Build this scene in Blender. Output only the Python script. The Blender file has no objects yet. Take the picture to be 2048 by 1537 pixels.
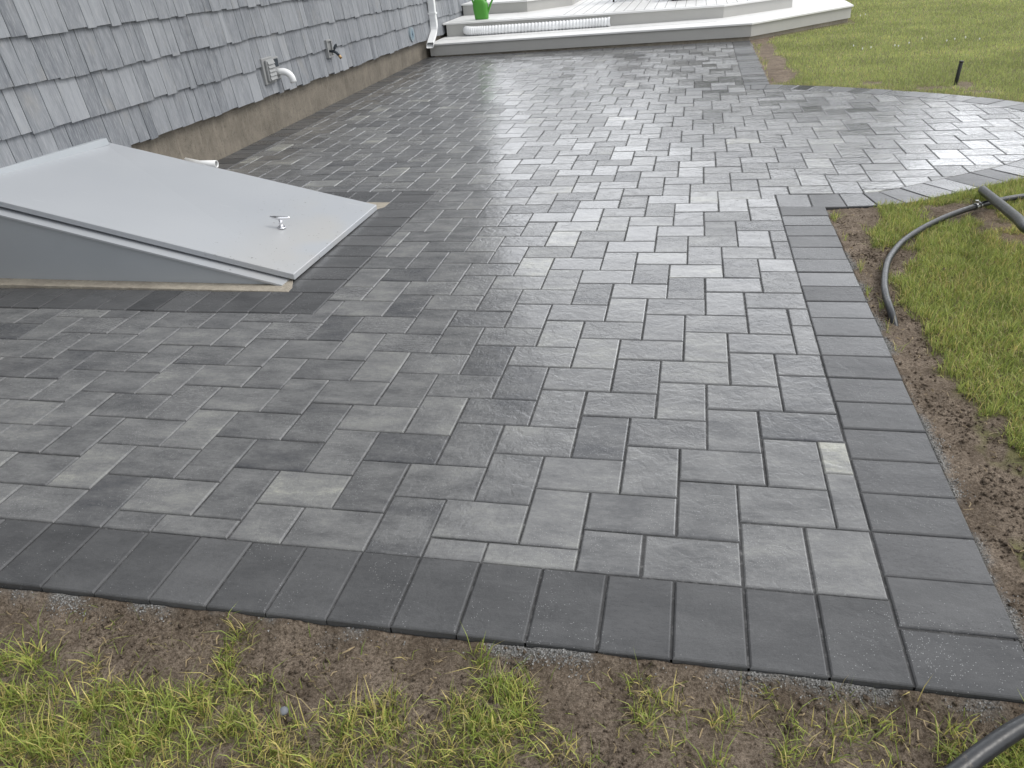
import bpy, bmesh, math, random
import numpy as np
from mathutils import Vector
R = math.radians
U = 0.0762                      # half the width of one paver
rng = np.random.default_rng(7); random.seed(7)
C = bpy.context.scene.collection
scene = bpy.context.scene

# ---------------------------------------------------------------- camera, sky, sun, exposure
cd = bpy.data.cameras.new('camera'); cam = bpy.data.objects.new('camera', cd); C.objects.link(cam)
cam.location = (-0.4579, -1.3491, 1.2855); cam.rotation_euler = (1.05591544, 0.0723083958, 0.207885041)
cd.sensor_width = 36; cd.lens = 36 * 1546.95 / 2048; cd.clip_end = 500; cd.clip_start = 0.05
scene.camera = cam
SUN_EL, SUN_AZ = 52, 78          # azimuth from +Y towards +X
w = bpy.data.worlds.new('World'); scene.world = w; w.use_nodes = True
nt = w.node_tree; bg = nt.nodes['Background']
sky = nt.nodes.new('ShaderNodeTexSky'); sky.sky_type = 'NISHITA'; sky.sun_disc = False
sky.sun_elevation = R(SUN_EL); sky.sun_rotation = R(SUN_AZ); sky.air_density = 1.0; sky.dust_density = 3.0; sky.ozone_density = 1.0
hs = nt.nodes.new('ShaderNodeHueSaturation'); hs.inputs['Saturation'].default_value = 0.30
nt.links.new(sky.outputs[0], hs.inputs['Color'])
# cloud cover: soft brighter and darker masses over the sky
tc = nt.nodes.new('ShaderNodeTexCoord'); nz = nt.nodes.new('ShaderNodeTexNoise'); nz.inputs['Scale'].default_value = 2.2; nz.inputs['Detail'].default_value = 5
mr = nt.nodes.new('ShaderNodeMapRange'); mr.inputs[1].default_value = .3; mr.inputs[2].default_value = .7; mr.inputs[3].default_value = .62; mr.inputs[4].default_value = 1.5
mul = nt.nodes.new('ShaderNodeVectorMath'); mul.operation = 'MULTIPLY'
nt.links.new(tc.outputs['Generated'], nz.inputs['Vector']); nt.links.new(nz.outputs['Fac'], mr.inputs[0])
nt.links.new(hs.outputs[0], mul.inputs[0]); nt.links.new(mr.outputs[0], mul.inputs[1]); 
deck_ = nt.nodes.new('ShaderNodeVectorMath'); deck_.operation = 'MULTIPLY_ADD'; nt.links.new(mul.outputs[0], deck_.inputs[0]); deck_.inputs[1].default_value = (.24, .24, .24); deck_.inputs[2].default_value = (3.9, 4.0, 4.15)   # even overcast layer
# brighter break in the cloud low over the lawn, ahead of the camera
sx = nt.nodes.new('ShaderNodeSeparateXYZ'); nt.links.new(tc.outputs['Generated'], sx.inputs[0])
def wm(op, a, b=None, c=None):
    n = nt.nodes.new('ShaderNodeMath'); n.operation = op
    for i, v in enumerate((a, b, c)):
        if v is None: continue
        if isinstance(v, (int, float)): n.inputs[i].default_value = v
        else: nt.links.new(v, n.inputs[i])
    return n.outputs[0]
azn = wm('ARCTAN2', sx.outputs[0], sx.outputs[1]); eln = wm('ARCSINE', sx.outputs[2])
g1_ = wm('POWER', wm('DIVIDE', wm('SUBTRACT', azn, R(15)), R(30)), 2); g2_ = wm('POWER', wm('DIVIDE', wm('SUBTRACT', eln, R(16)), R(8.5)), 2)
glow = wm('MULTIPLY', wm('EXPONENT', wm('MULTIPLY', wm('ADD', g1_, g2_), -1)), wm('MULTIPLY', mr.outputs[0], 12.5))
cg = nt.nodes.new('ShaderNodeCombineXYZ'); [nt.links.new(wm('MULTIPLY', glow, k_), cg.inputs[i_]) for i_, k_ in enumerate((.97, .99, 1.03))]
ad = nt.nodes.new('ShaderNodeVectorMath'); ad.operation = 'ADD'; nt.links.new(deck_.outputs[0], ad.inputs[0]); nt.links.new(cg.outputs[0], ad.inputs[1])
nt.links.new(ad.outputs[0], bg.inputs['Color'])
bg.inputs['Strength'].default_value = 0.14
sl = bpy.data.lights.new('sun', 'SUN'); sl.energy = 0.9; sl.angle = R(25); sl.color = (1, .96, .9)
so = bpy.data.objects.new('sun', sl); C.objects.link(so)
sd = Vector((math.sin(R(SUN_AZ)) * math.cos(R(SUN_EL)), math.cos(R(SUN_AZ)) * math.cos(R(SUN_EL)), math.sin(R(SUN_EL))))
so.rotation_euler = sd.to_track_quat('Z', 'Y').to_euler()
scene.view_settings.view_transform = 'Standard'; scene.view_settings.look = 'None'
scene.view_settings.exposure = 0.75; scene.view_settings.gamma = 1

# ---------------------------------------------------------------- helpers
def vnoise(x, y, seed=0):
    """smooth value noise in [-1,1]"""
    xi = np.floor(x).astype(np.int64); yi = np.floor(y).astype(np.int64); fx = x - xi; fy = y - yi
    fx = fx * fx * (3 - 2 * fx); fy = fy * fy * (3 - 2 * fy)
    def h(a, b):
        n = (a * 374761393 + b * 668265263 + seed * 982451653) & 0xffffffff
        n = ((n ^ (n >> 13)) * 1274126177) & 0xffffffff; n = n ^ (n >> 16)
        return (n & 0xffff) / 32767.5 - 1
    return (h(xi, yi) * (1 - fx) + h(xi + 1, yi) * fx) * (1 - fy) + (h(xi, yi + 1) * (1 - fx) + h(xi + 1, yi + 1) * fx) * fy
def fbm(x, y, f, o=4, seed=0, g=.5):
    s = 0; a = 1; t = 0
    for k in range(o):
        s = s + a * vnoise(x * f, y * f, seed + k); t += a; a *= g; f *= 2.03
    return s / t

def sset(o, label=None, cat=None, group=None, kind=None):
    if label: o['label'] = label
    if cat: o['category'] = cat
    if group: o['group'] = group
    if kind: o['kind'] = kind
    return o
def empty(name, loc, label, cat, group=None, rz=0):
    o = bpy.data.objects.new(name, None); C.objects.link(o); o.location = loc; o.rotation_euler.z = rz; o.empty_display_size = .1
    return sset(o, label, cat, group)
class MB:
    def __init__(s): s.v = []; s.f = []; s.c = []; s.sm = []
    def add(s, vs, fs, col=None, smooth=False):
        n = len(s.v); s.v += [tuple(v) for v in vs]; s.f += [tuple(i + n for i in f) for f in fs]
        s.c += [col or (0, 0, 0, 1)] * len(vs); s.sm += [smooth] * len(fs)
    def box(s, x0, x1, y0, y1, z0, z1, **k):
        s.add([(x0, y0, z0), (x1, y0, z0), (x1, y1, z0), (x0, y1, z0), (x0, y0, z1), (x1, y0, z1), (x1, y1, z1), (x0, y1, z1)],
              [(0, 3, 2, 1), (4, 5, 6, 7), (0, 1, 5, 4), (1, 2, 6, 5), (2, 3, 7, 6), (3, 0, 4, 7)], **k)
    def prism(s, poly, z0, z1, **k):
        """poly counter-clockwise; z0, z1 numbers or functions of (x,y)"""
        a = z0 if callable(z0) else (lambda x, y: z0); b = z1 if callable(z1) else (lambda x, y: z1)
        n = len(poly)
        s.add([(x, y, a(x, y)) for x, y in poly] + [(x, y, b(x, y)) for x, y in poly],
              [tuple(range(n))[::-1], tuple(range(n, 2 * n))] + [(i, (i + 1) % n, n + (i + 1) % n, n + i) for i in range(n)], **k)
    def hexa(s, bot, top, **k):
        s.add(bot + top, [(0, 3, 2, 1), (4, 5, 6, 7), (0, 1, 5, 4), (1, 2, 6, 5), (2, 3, 7, 6), (3, 0, 4, 7)], **k)
    def tube(s, pts, r, n=16, caps=True, prof=None, **k):
        pts = [Vector(p) for p in pts]; m = len(pts)
        rr = r if hasattr(r, '__len__') else [r] * m
        T = [(pts[min(i + 1, m - 1)] - pts[max(i - 1, 0)]).normalized() for i in range(m)]
        nrm = T[0].orthogonal().normalized(); vs = []
        for i in range(m):
            nrm = (nrm - T[i] * nrm.dot(T[i])).normalized(); b = T[i].cross(nrm)
            for j in range(n):
                a = 2 * math.pi * j / n; p = pts[i] + (nrm * math.cos(a) + b * math.sin(a)) * rr[i]; vs.append(p)
        fs = [(i * n + j, i * n + (j + 1) % n, (i + 1) * n + (j + 1) % n, (i + 1) * n + j) for i in range(m - 1) for j in range(n)]
        k.setdefault('smooth', True); s.add(vs, fs, **k)
        if caps:
            q = len(s.v) - len(vs); s.f += [tuple(range(q, q + n))[::-1], tuple(range(q + (m - 1) * n, q + m * n))]; s.sm += [False, False]
    def build(s, name, mat, parent=None, bevel=0, attr=False, seg=2):
        me = bpy.data.meshes.new(name); me.from_pydata(s.v, [], s.f); me.materials.append(mat)
        me.polygons.foreach_set('use_smooth', s.sm)
        if attr:
            a = me.color_attributes.new('pv', 'FLOAT_COLOR', 'POINT'); a.data.foreach_set('color', np.array(s.c, dtype=np.float32).ravel())
        me.update()
        o = bpy.data.objects.new(name, me); C.objects.link(o)
        if parent: o.parent = parent
        if bevel:
            m = o.modifiers.new('bevel', 'BEVEL'); m.width = bevel; m.segments = seg; m.limit_method = 'ANGLE'; m.angle_limit = R(40)
        return o
def spline(pts, k=10):
    """Catmull-Rom through points"""
    P = [np.array(p, float) for p in pts]; P = [2 * P[0] - P[1]] + P + [2 * P[-1] - P[-2]]; out = []
    for i in range(1, len(P) - 2):
        for j in range(k):
            t = j / k; a, b, c, d = P[i - 1:i + 3]
            out.append(.5 * (2 * b + (c - a) * t + (2 * a - 5 * b + 4 * c - d) * t * t + (3 * b - a - 3 * c + d) * t ** 3))
    out.append(P[-2]); return out

# ---------------------------------------------------------------- materials
def mat(name):
    m = bpy.data.materials.new(name); m.use_nodes = True; t = m.node_tree; return m, t, t.nodes['Principled BSDF']
def N(t, typ, **kw):
    n = t.nodes.new(typ)
    for k, v in kw.items():
        if k.startswith('i_'):
            key = k[2:]; n.inputs[int(key) if key.isdigit() else key].default_value = v
        else: setattr(n, k, v)
    return n
def noise(t, vec, scale, detail=4, rough=.5, dist=0):
    n = N(t, 'ShaderNodeTexNoise'); n.inputs['Scale'].default_value = scale; n.inputs['Detail'].default_value = detail
    n.inputs['Roughness'].default_value = rough; n.inputs['Distortion'].default_value = dist; t.links.new(vec, n.inputs['Vector']); return n.outputs['Fac']
def rangef(t, src, a, b, c, d):
    n = N(t, 'ShaderNodeMapRange', clamp=True); t.links.new(src, n.inputs[0])
    for i, v in enumerate((a, b, c, d)): n.inputs[i + 1].default_value = v
    return n.outputs[0]
def math_(t, op, a, b=None):
    n = N(t, 'ShaderNodeMath', operation=op)
    for i, v in enumerate((a, b)):
        if v is None: continue
        if isinstance(v, (int, float)): n.inputs[i].default_value = v
        else: t.links.new(v, n.inputs[i])
    return n.outputs[0]
def mix(t, fac, a, b, blend='MIX'):
    n = N(t, 'ShaderNodeMix', data_type='RGBA', blend_type=blend)
    for i, v in ((0, fac), (6, a), (7, b)):
        if isinstance(v, (int, float)): n.inputs[i].default_value = v
        elif isinstance(v, tuple): n.inputs[i].default_value = (*v, 1)
        else: t.links.new(v, n.inputs[i])
    return n.outputs[2]
def bump(t, h, strength, dist, prev=None):
    n = N(t, 'ShaderNodeBump'); n.inputs['Strength'].default_value = strength; n.inputs['Distance'].default_value = dist; t.links.new(h, n.inputs['Height'])
    if prev: t.links.new(prev, n.inputs['Normal'])
    return n.outputs[0]
def simple(name, col, rough=.5, metal=0, var=.12, vs=6, bmp=0, bs=200, stretch=(1, 1, 1), spec=.5, dirt=None, coat=0):
    m, t, p = mat(name); tcn = N(t, 'ShaderNodeTexCoord'); mp = N(t, 'ShaderNodeMapping'); mp.inputs['Scale'].default_value = stretch
    t.links.new(tcn.outputs['Object'], mp.inputs[0]); v = mp.outputs[0]
    n = noise(t, v, vs, 5, .6); lo = tuple(c * (1 - var) for c in col); hi = tuple(min(1, c * (1 + var)) for c in col)
    c = mix(t, rangef(t, n, .3, .7, 0, 1), lo, hi)
    if dirt:
        dn = noise(t, v, dirt[1], 6, .7); c = mix(t, rangef(t, dn, dirt[2], dirt[2] + .06, 0, dirt[3]), c, dirt[0])
    t.links.new(c, p.inputs['Base Color']); p.inputs['Metallic'].default_value = metal
    t.links.new(rangef(t, noise(t, v, vs * 3, 3), .3, .7, max(.02, rough - .08), rough + .08), p.inputs['Roughness'])
    p.inputs['Specular IOR Level'].default_value = spec
    if coat: p.inputs['Coat Weight'].default_value = coat
    if bmp: t.links.new(bump(t, noise(t, v, bs, 4), 1, bmp), p.inputs['Normal'])
    return m

def paver_material():
    m, t, p = mat('wet_slate_paver'); at = N(t, 'ShaderNodeAttribute', attribute_name='pv'); sep = N(t, 'ShaderNodeSeparateColor'); t.links.new(at.outputs['Color'], sep.inputs[0])
    tone, rid, gl = sep.outputs[0], sep.outputs[1], sep.outputs[2]; bord = at.outputs['Alpha']
    tcn = N(t, 'ShaderNodeTexCoord'); off = N(t, 'ShaderNodeCombineXYZ'); t.links.new(math_(t, 'MULTIPLY', rid, 37.0), off.inputs[0]); t.links.new(math_(t, 'MULTIPLY', rid, 91.0), off.inputs[1]); t.links.new(math_(t, 'MULTIPLY', rid, 13.0), off.inputs[2])
    va = N(t, 'ShaderNodeVectorMath', operation='ADD'); t.links.new(tcn.outputs['Object'], va.inputs[0]); t.links.new(off.outputs[0], va.inputs[1]); v = va.outputs[0]
    # stretched coordinates: the blend streaks run along one side of the stone
    st = N(t, 'ShaderNodeMapping'); st.inputs['Scale'].default_value = (1, 2.3, 1); t.links.new(v, st.inputs[0])
    blot = noise(t, st.outputs[0], 6, 3, .55, .1); blot2 = noise(t, st.outputs[0], 45, 6, .75)
    f = math_(t, 'ADD', math_(t, 'MULTIPLY', rangef(t, blot, .32, .68, -1, 1), .17), math_(t, 'MULTIPLY', rangef(t, blot2, .3, .7, -1, 1), .13))
    fac = math_(t, 'ADD', tone, f)
    cr = N(t, 'ShaderNodeValToRGB'); e = cr.color_ramp.elements; t.links.new(fac, cr.inputs[0])
    e[0].position = 0; e[0].color = (.045, .047, .053, 1); e[1].position = 1; e[1].color = (.31, .31, .27, 1)
    for pos, c in ((.35, (.098, .099, .101)), (.6, (.150, .151, .151)), (.8, (.20, .202, .193))):
        q = e.new(pos); q.color = (*c, 1)
    cb = N(t, 'ShaderNodeValToRGB'); e = cb.color_ramp.elements; t.links.new(fac, cb.inputs[0])
    e[0].position = .1; e[0].color = (.050, .051, .053, 1); e[1].position = .9; e[1].color = (.102, .103, .105, 1)
    col = mix(t, bord, cr.outputs[0], cb.outputs[0])
    # fine mineral grain and pale jointing sand left on the faces
    gr = noise(t, v, 420, 2, .5); col = mix(t, rangef(t, gr, .35, .65, 0, .35), col, mix(t, 1.0, col, (1.6, 1.6, 1.6), 'MULTIPLY'))
    vo = N(t, 'ShaderNodeTexVoronoi'); vo.inputs['Scale'].default_value = 300; t.links.new(v, vo.inputs['Vector'])
    dots = math_(t, 'LESS_THAN', vo.outputs['Distance'], .30)
    vsep = N(t, 'ShaderNodeSeparateColor'); t.links.new(vo.outputs['Color'], vsep.inputs[0])
    patch = rangef(t, noise(t, tcn.outputs['Object'], 3.2, 4, .65), .50, .72, 0.008, .34)
    dots = math_(t, 'MULTIPLY', dots, math_(t, 'LESS_THAN', vsep.outputs[0], patch))
    col = mix(t, math_(t, 'MULTIPLY', dots, .55), col, (.42, .43, .43))
    t.links.new(col, p.inputs['Base Color'])
    # wetness
    wet = noise(t, tcn.outputs['Object'], .9, 4, .6)
    ro = math_(t, 'ADD', rangef(t, wet, .35, .65, .24, .12), math_(t, 'MULTIPLY', math_(t, 'SUBTRACT', gl, .5), .22))
    ro = math_(t, 'ADD', ro, math_(t, 'MULTIPLY', rangef(t, blot2, .3, .7, -1, 1), .05))
    ro = math_(t, 'ADD', ro, math_(t, 'MULTIPLY', bord, .12))
    t.links.new(math_(t, 'MAXIMUM', ro, .09), p.inputs['Roughness'])
    t.links.new(rangef(t, bord, 0, 1, .5, .27), p.inputs['Specular IOR Level'])
    # riven face: ridges at a few centimetres, chips and grain
    r1 = noise(t, v, 14, 4, .6, .35); ridge = math_(t, 'ABSOLUTE', math_(t, 'SUBTRACT', r1, .5)); ridge = rangef(t, ridge, 0, .11, 0, 1)
    r2 = noise(t, v, 38, 4, .6, .5)
    depth = math_(t, 'MULTIPLY', rangef(t, gl, 0, 1, .3, .95), mul_b(t, bord))
    h = math_(t, 'ADD', math_(t, 'MULTIPLY', ridge, .45), math_(t, 'MULTIPLY', r2, .75)); h = math_(t, 'MULTIPLY', h, depth)
    b1 = bump(t, h, 1.0, .0021)
    b2 = bump(t, noise(t, v, 300, 3, .6), .5, .0005, b1)
    t.links.new(b2, p.inputs['Normal'])
    return m
def mul_b(t, bord): return rangef(t, bord, 0, 1, 1.0, .55)
PAVER = paver_material()

def soil_material():
    m, t, p = mat('garden_soil'); at = N(t, 'ShaderNodeAttribute', attribute_name='pv'); sep = N(t, 'ShaderNodeSeparateColor'); t.links.new(at.outputs['Color'], sep.inputs[0])
    v = N(t, 'ShaderNodeTexCoord').outputs['Object']
    c = mix(t, rangef(t, noise(t, v, 9, 5, .65), .35, .65, 0, 1), (.135, .108, .083), (.265, .218, .172))
    c = mix(t, rangef(t, noise(t, v, 130, 5, .75), .42, .60, 0, .85), c, (.07, .053, .039))
    c = mix(t, rangef(t, noise(t, v, 230, 2, .6), .62, .70, 0, .6), c, (.27, .23, .18))
    c = mix(t, rangef(t, noise(t, v, 480, 2, .6), .4, .62, 0, .6), c, mix(t, 1.0, c, (1.9, 1.85, 1.8), 'MULTIPLY'))
    gr = mix(t, rangef(t, noise(t, v, 300, 2, .6), .4, .6, 0, 1), (.14, .14, .135), (.46, .46, .45))
    c = mix(t, sep.outputs[0], c, gr)
    un = mix(t, rangef(t, noise(t, v, 60, 4, .6), .35, .65, 0, 1), (.11, .11, .05), (.25, .24, .11)); c = mix(t, sep.outputs[1], c, un)
    c = mix(t, sep.outputs[2], c, mix(t, rangef(t, noise(t, v, 90, 4, .7), .4, .6, 0, 1), (.17, .115, .065), (.30, .22, .12)))
    t.links.new(c, p.inputs['Base Color']); p.inputs['Roughness'].default_value = .95; p.inputs['Specular IOR Level'].default_value = .15
    t.links.new(bump(t, noise(t, v, 150, 6, .8), 1, .009), p.inputs['Normal']); return m
def grass_material():
    m, t, p = mat('grass_blade'); at = N(t, 'ShaderNodeAttribute', attribute_name='pv')
    t.links.new(at.outputs['Color'], p.inputs['Base Color']); p.inputs['Roughness'].default_value = .5; p.inputs['Specular IOR Level'].default_value = .35
    tr = N(t, 'ShaderNodeBsdfTranslucent'); t.links.new(at.outputs['Color'], tr.inputs['Color']); ms = N(t, 'ShaderNodeMixShader'); ms.inputs[0].default_value = .35
    t.links.new(p.outputs[0], ms.inputs[1]); t.links.new(tr.outputs[0], ms.inputs[2]); t.links.new(ms.outputs[0], t.nodes['Material Output'].inputs['Surface']); return m
def siding_material():
    m, t, p = mat('weathered_grey_shake'); at = N(t, 'ShaderNodeAttribute', attribute_name='pv'); sep = N(t, 'ShaderNodeSeparateColor'); t.links.new(at.outputs['Color'], sep.inputs[0])
    tcn = N(t, 'ShaderNodeTexCoord'); off = N(t, 'ShaderNodeCombineXYZ'); t.links.new(math_(t, 'MULTIPLY', sep.outputs[1], 50.0), off.inputs[1]); t.links.new(math_(t, 'MULTIPLY', sep.outputs[1], 29.0), off.inputs[2])
    va = N(t, 'ShaderNodeVectorMath', operation='ADD'); t.links.new(tcn.outputs['Object'], va.inputs[0]); t.links.new(off.outputs[0], va.inputs[1])
    mp = N(t, 'ShaderNodeMapping'); mp.inputs['Scale'].default_value = (1, 1, .06); t.links.new(va.outputs[0], mp.inputs[0])
    mp2 = N(t, 'ShaderNodeMapping'); mp2.inputs['Scale'].default_value = (1, 1, .12); t.links.new(va.outputs[0], mp2.inputs[0])
    fac = math_(t, 'ADD', math_(t, 'MULTIPLY', rangef(t, noise(t, mp2.outputs[0], 26, 4, .6), .3, .7, -1, 1), .32), sep.outputs[0])
    c = mix(t, fac, (.140, .151, .168), (.295, .308, .328))
    c = mix(t, rangef(t, noise(t, mp.outputs[0], 160, 3, .6), .5, .66, 0, .55), c, (.34, .345, .355))
    c = mix(t, rangef(t, noise(t, va.outputs[0], 5, 4, .6), .58, .8, 0, .5), c, (.30, .29, .27))
    t.links.new(c, p.inputs['Base Color']); p.inputs['Roughness'].default_value = .7; p.inputs['Specular IOR Level'].default_value = .3
    t.links.new(bump(t, noise(t, mp.outputs[0], 150, 4, .65), 1, .0022), p.inputs['Normal']); return m
def concrete_material(name, a, b, stain):
    m, t, p = mat(name); v = N(t, 'ShaderNodeTexCoord').outputs['Object']
    c = mix(t, rangef(t, noise(t, v, 4, 6, .65), .3, .7, 0, 1), a, b)
    c = mix(t, rangef(t, noise(t, v, 40, 5, .7), .52, .7, 0, .6), c, stain)
    mp = N(t, 'ShaderNodeMapping'); mp.inputs['Scale'].default_value = (1, 1, .18); t.links.new(v, mp.inputs[0])
    c = mix(t, rangef(t, noise(t, mp.outputs[0], 26, 5, .7), .5, .72, 0, .5), c, tuple(min(1, x * 1.35) for x in b))
    t.links.new(c, p.inputs['Base Color']); p.inputs['Roughness'].default_value = .9
    t.links.new(bump(t, noise(t, v, 60, 8, .75), 1, .006), p.inputs['Normal']); return m
SOIL = soil_material(); GRASS = grass_material(); SIDING = siding_material()
FOUND = concrete_material('foundation_concrete', (.125, .110, .088), (.225, .198, .160), (.065, .062, .052))
CURB = concrete_material('pale_concrete', (.26, .23, .19), (.42, .38, .31), (.20, .175, .14))
SAND = concrete_material('joint_sand', (.028, .028, .029), (.07, .07, .071), (.24, .24, .24))
LID, t, p = mat('grey_painted_steel'); v = N(t, 'ShaderNodeTexCoord').outputs['Object']
c = mix(t, rangef(t, noise(t, v, 1.1, 2), .35, .65, 0, 1), (.375, .393, .417), (.405, .422, .443))
lowend = N(t, 'ShaderNodeSeparateXYZ'); t.links.new(v, lowend.inputs[0])
c = mix(t, math_(t, 'MULTIPLY', rangef(t, noise(t, v, 2.4, 3), .45, .62, 0, .4), rangef(t, lowend.outputs[0], .35, .8, 0, 1)), c, (.43, .40, .345))      # rusty tan water stain at the low end
c = mix(t, math_(t, 'MULTIPLY', rangef(t, noise(t, v, 60, 2), .70, .73, 0, .8), rangef(t, lowend.outputs[0], .1, .6, .05, 1)), c, (.09, .08, .07))     # mud specks
mps = N(t, 'ShaderNodeMapping'); mps.inputs['Scale'].default_value = (3, 40, 3); mps.inputs['Rotation'].default_value = (0, 0, .5); t.links.new(v, mps.inputs[0])
c = mix(t, rangef(t, noise(t, mps.outputs[0], 1.2, 2), .70, .78, 0, .35), c, (.56, .57, .58))      # dry scuffs
t.links.new(c, p.inputs['Base Color']); p.inputs['Roughness'].default_value = .30
PANEL = simple('grey_painted_steel_side', (.37, .395, .42), .4, 0, .04, 2, 0, dirt=((.12, .11, .10), 30, .69, .8))
CHROME = simple('polished_chrome', (.8, .8, .82), .12, 1, .03)
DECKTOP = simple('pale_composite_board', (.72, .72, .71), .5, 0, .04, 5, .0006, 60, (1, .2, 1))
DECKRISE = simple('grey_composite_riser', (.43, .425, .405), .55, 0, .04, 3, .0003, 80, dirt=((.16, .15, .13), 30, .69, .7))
WHITEP = simple('white_plastic', (.82, .83, .83), .35, 0, .02)
GREYP = simple('grey_plastic', (.27, .275, .275), .5, 0, .05)
BLACKP = simple('black_plastic', (.018, .019, .021), .45, 0, .2)
HOSEM = simple('black_poly_pipe', (.020, .022, .025), .36, 0, .25, 30, .0006, 60, dirt=((.12, .10, .08), 25, .6, .5))
GREENP = simple('green_plastic', (.075, .30, .035), .38, 0, .06, 4, .0004, 40)
BRASS = simple('weathered_brass', (.42, .28, .14), .4, .8, .2, 40)
DARKM = simple('dark_painted_metal', (.03, .04, .05), .45, .3, .25, 40)
DARK = simple('dark_void', (.012, .012, .012), .9, 0, .1)
ROOFM = simple('asphalt_shingle', (.10, .10, .105), .9, 0, .2, 30, .004, 40)
TRIM = simple('white_trim', (.7, .7, .7), .5)
RATTAN = simple('black_rattan', (.02, .018, .017), .5, 0, .3, 60, .003, 150)

# ---------------------------------------------------------------- paving
def wallx(y): return -52.2 - .0215 * y           # foundation face, in U
def clip(sub, a, b):
    """keep the part of polygon sub left of the line a->b"""
    out = []; n = len(sub); s = lambda p: (b[0] - a[0]) * (p[1] - a[1]) - (b[1] - a[1]) * (p[0] - a[0])
    for i in range(n):
        p, q = sub[i], sub[(i + 1) % n]; sp, sq = s(p), s(q)
        if sp >= 0: out.append(p)
        if (sp >= 0) != (sq >= 0):
            k = sp / (sp - sq); out.append((p[0] + (q[0] - p[0]) * k, p[1] + (q[1] - p[1]) * k))
    return out
def area(p): return .5 * sum(p[i][0] * p[(i + 1) % len(p)][1] - p[(i + 1) % len(p)][0] * p[i][1] for i in range(len(p)))
def clean(p, eps=.02):
    q = []
    for v in p:
        if not q or (abs(v[0] - q[-1][0]) + abs(v[1] - q[-1][1])) > eps: q.append(v)
    while len(q) > 1 and abs(q[0][0] - q[-1][0]) + abs(q[0][1] - q[-1][1]) <= eps: q.pop()
    ch = True
    while ch and len(q) > 3:
        ch = False
        for i in range(len(q)):
            a, b, c = q[i - 1], q[i], q[(i + 1) % len(q)]
            if abs((b[0] - a[0]) * (c[1] - b[1]) - (b[1] - a[1]) * (c[0] - b[0])) < 1e-3: q.pop(i); ch = True; break
    return q
def inset(p, d):
    n = len(p); out = []
    for i in range(n):
        a, b, c = p[i - 1], p[i], p[(i + 1) % n]
        d1 = (b[0] - a[0], b[1] - a[1]); d2 = (c[0] - b[0], c[1] - b[1]); l1 = math.hypot(*d1); l2 = math.hypot(*d2)
        n1 = (-d1[1] / l1, d1[0] / l1); n2 = (-d2[1] / l2, d2[0] / l2); k = 1 + n1[0] * n2[0] + n1[1] * n2[1]
        if k < .2: k = .2
        out.append((b[0] + (n1[0] + n2[0]) * d / k, b[1] + (n1[1] + n2[1]) * d / k))
    return out
def paver(mb, poly, border=0.0, tone=None, deep=.012):
    """one stone: jointed, chamfered, set very slightly out of level; poly in U units"""
    poly = clean(poly)
    if len(poly) < 3 or area(poly) < .12: return
    P = [(x * U, y * U) for x, y in poly]
    j = .0013 + random.random() * .0014
    o = inset(P, j); m_ = inset(P, j + .0016); i_ = inset(P, j + .0046)
    if area(i_) < 1e-4: return
    jx, jy = random.gauss(0, .0005), random.gauss(0, .0005)
    cx = sum(p[0] for p in o) / len(o); cy = sum(p[1] for p in o) / len(o)
    th = random.gauss(0, .0012); o, m_, i_ = [[(cx + (p[0] - cx) - (p[1] - cy) * th + jx, cy + (p[1] - cy) + (p[0] - cx) * th + jy) for p in q] for q in (o, m_, i_)]
    ax, ay, dz = random.gauss(0, .0040), random.gauss(0, .0040), random.gauss(0, .0007)
    z = lambda p, h: h + dz + (p[0] - cx) * ax + (p[1] - cy) * ay
    n = len(P)
    if tone is None:
        r = random.random(); tone = random.gauss(.50, .075)
        if r < .035: tone = random.uniform(.70, .82)
        elif r < .10: tone = random.uniform(.26, .36)
    col = (tone, random.random(), random.random(), border)
    vs = [(p[0], p[1], z(p, -deep - .03 * (deep > .02))) for p in o] + [(p[0], p[1], z(p, -.0042)) for p in o] + [(p[0], p[1], z(p, -.0017)) for p in m_] + [(p[0], p[1], z(p, 0)) for p in i_]
    fs = [(k * n + i, k * n + (i + 1) % n, (k + 1) * n + (i + 1) % n, (k + 1) * n + i) for k in range(3) for i in range(n)] + [tuple(range(3 * n, 4 * n))]
    mb.add(vs, fs, col=col)
outer = [tuple(p) for p in spline([(0, 36.95), (3, 36.9), (6.8, 37.2), (9.6, 38.4), (13.6, 41.0), (19.5, 45.2), (24, 50.5), (26.8, 56), (27.8, 61.5), (27.3, 66), (25.4, 70.4), (20.6, 75.6), (16.1, 79.1), (11.5, 82.3), (6.3, 85.1), (3, 86.3), (0, 86.6)], 8)]
def offset_in(pl, d):
    out = []
    for i, p in enumerate(pl):
        a = pl[max(0, i - 1)]; b = pl[min(len(pl) - 1, i + 1)]; dx, dy = b[0] - a[0], b[1] - a[1]; l = math.hypot(dx, dy); out.append((p[0] - dy / l * d, p[1] + dx / l * d))
    return out
inner = offset_in(outer, 3.0); inner[0] = (0, 39.95); inner[-1] = (0, 83.6)
xi = lambda y: wallx(y) + 3
region = [(xi(0), 0), (0, 0)] + inner + [(0, 128), (xi(128), 128), (xi(42.1), 42.1), (-26.1, 42.1), (-26.1, 18.1), (xi(18.1), 18.1)]
field = MB(); special = {(3, -7): 1}
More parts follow.
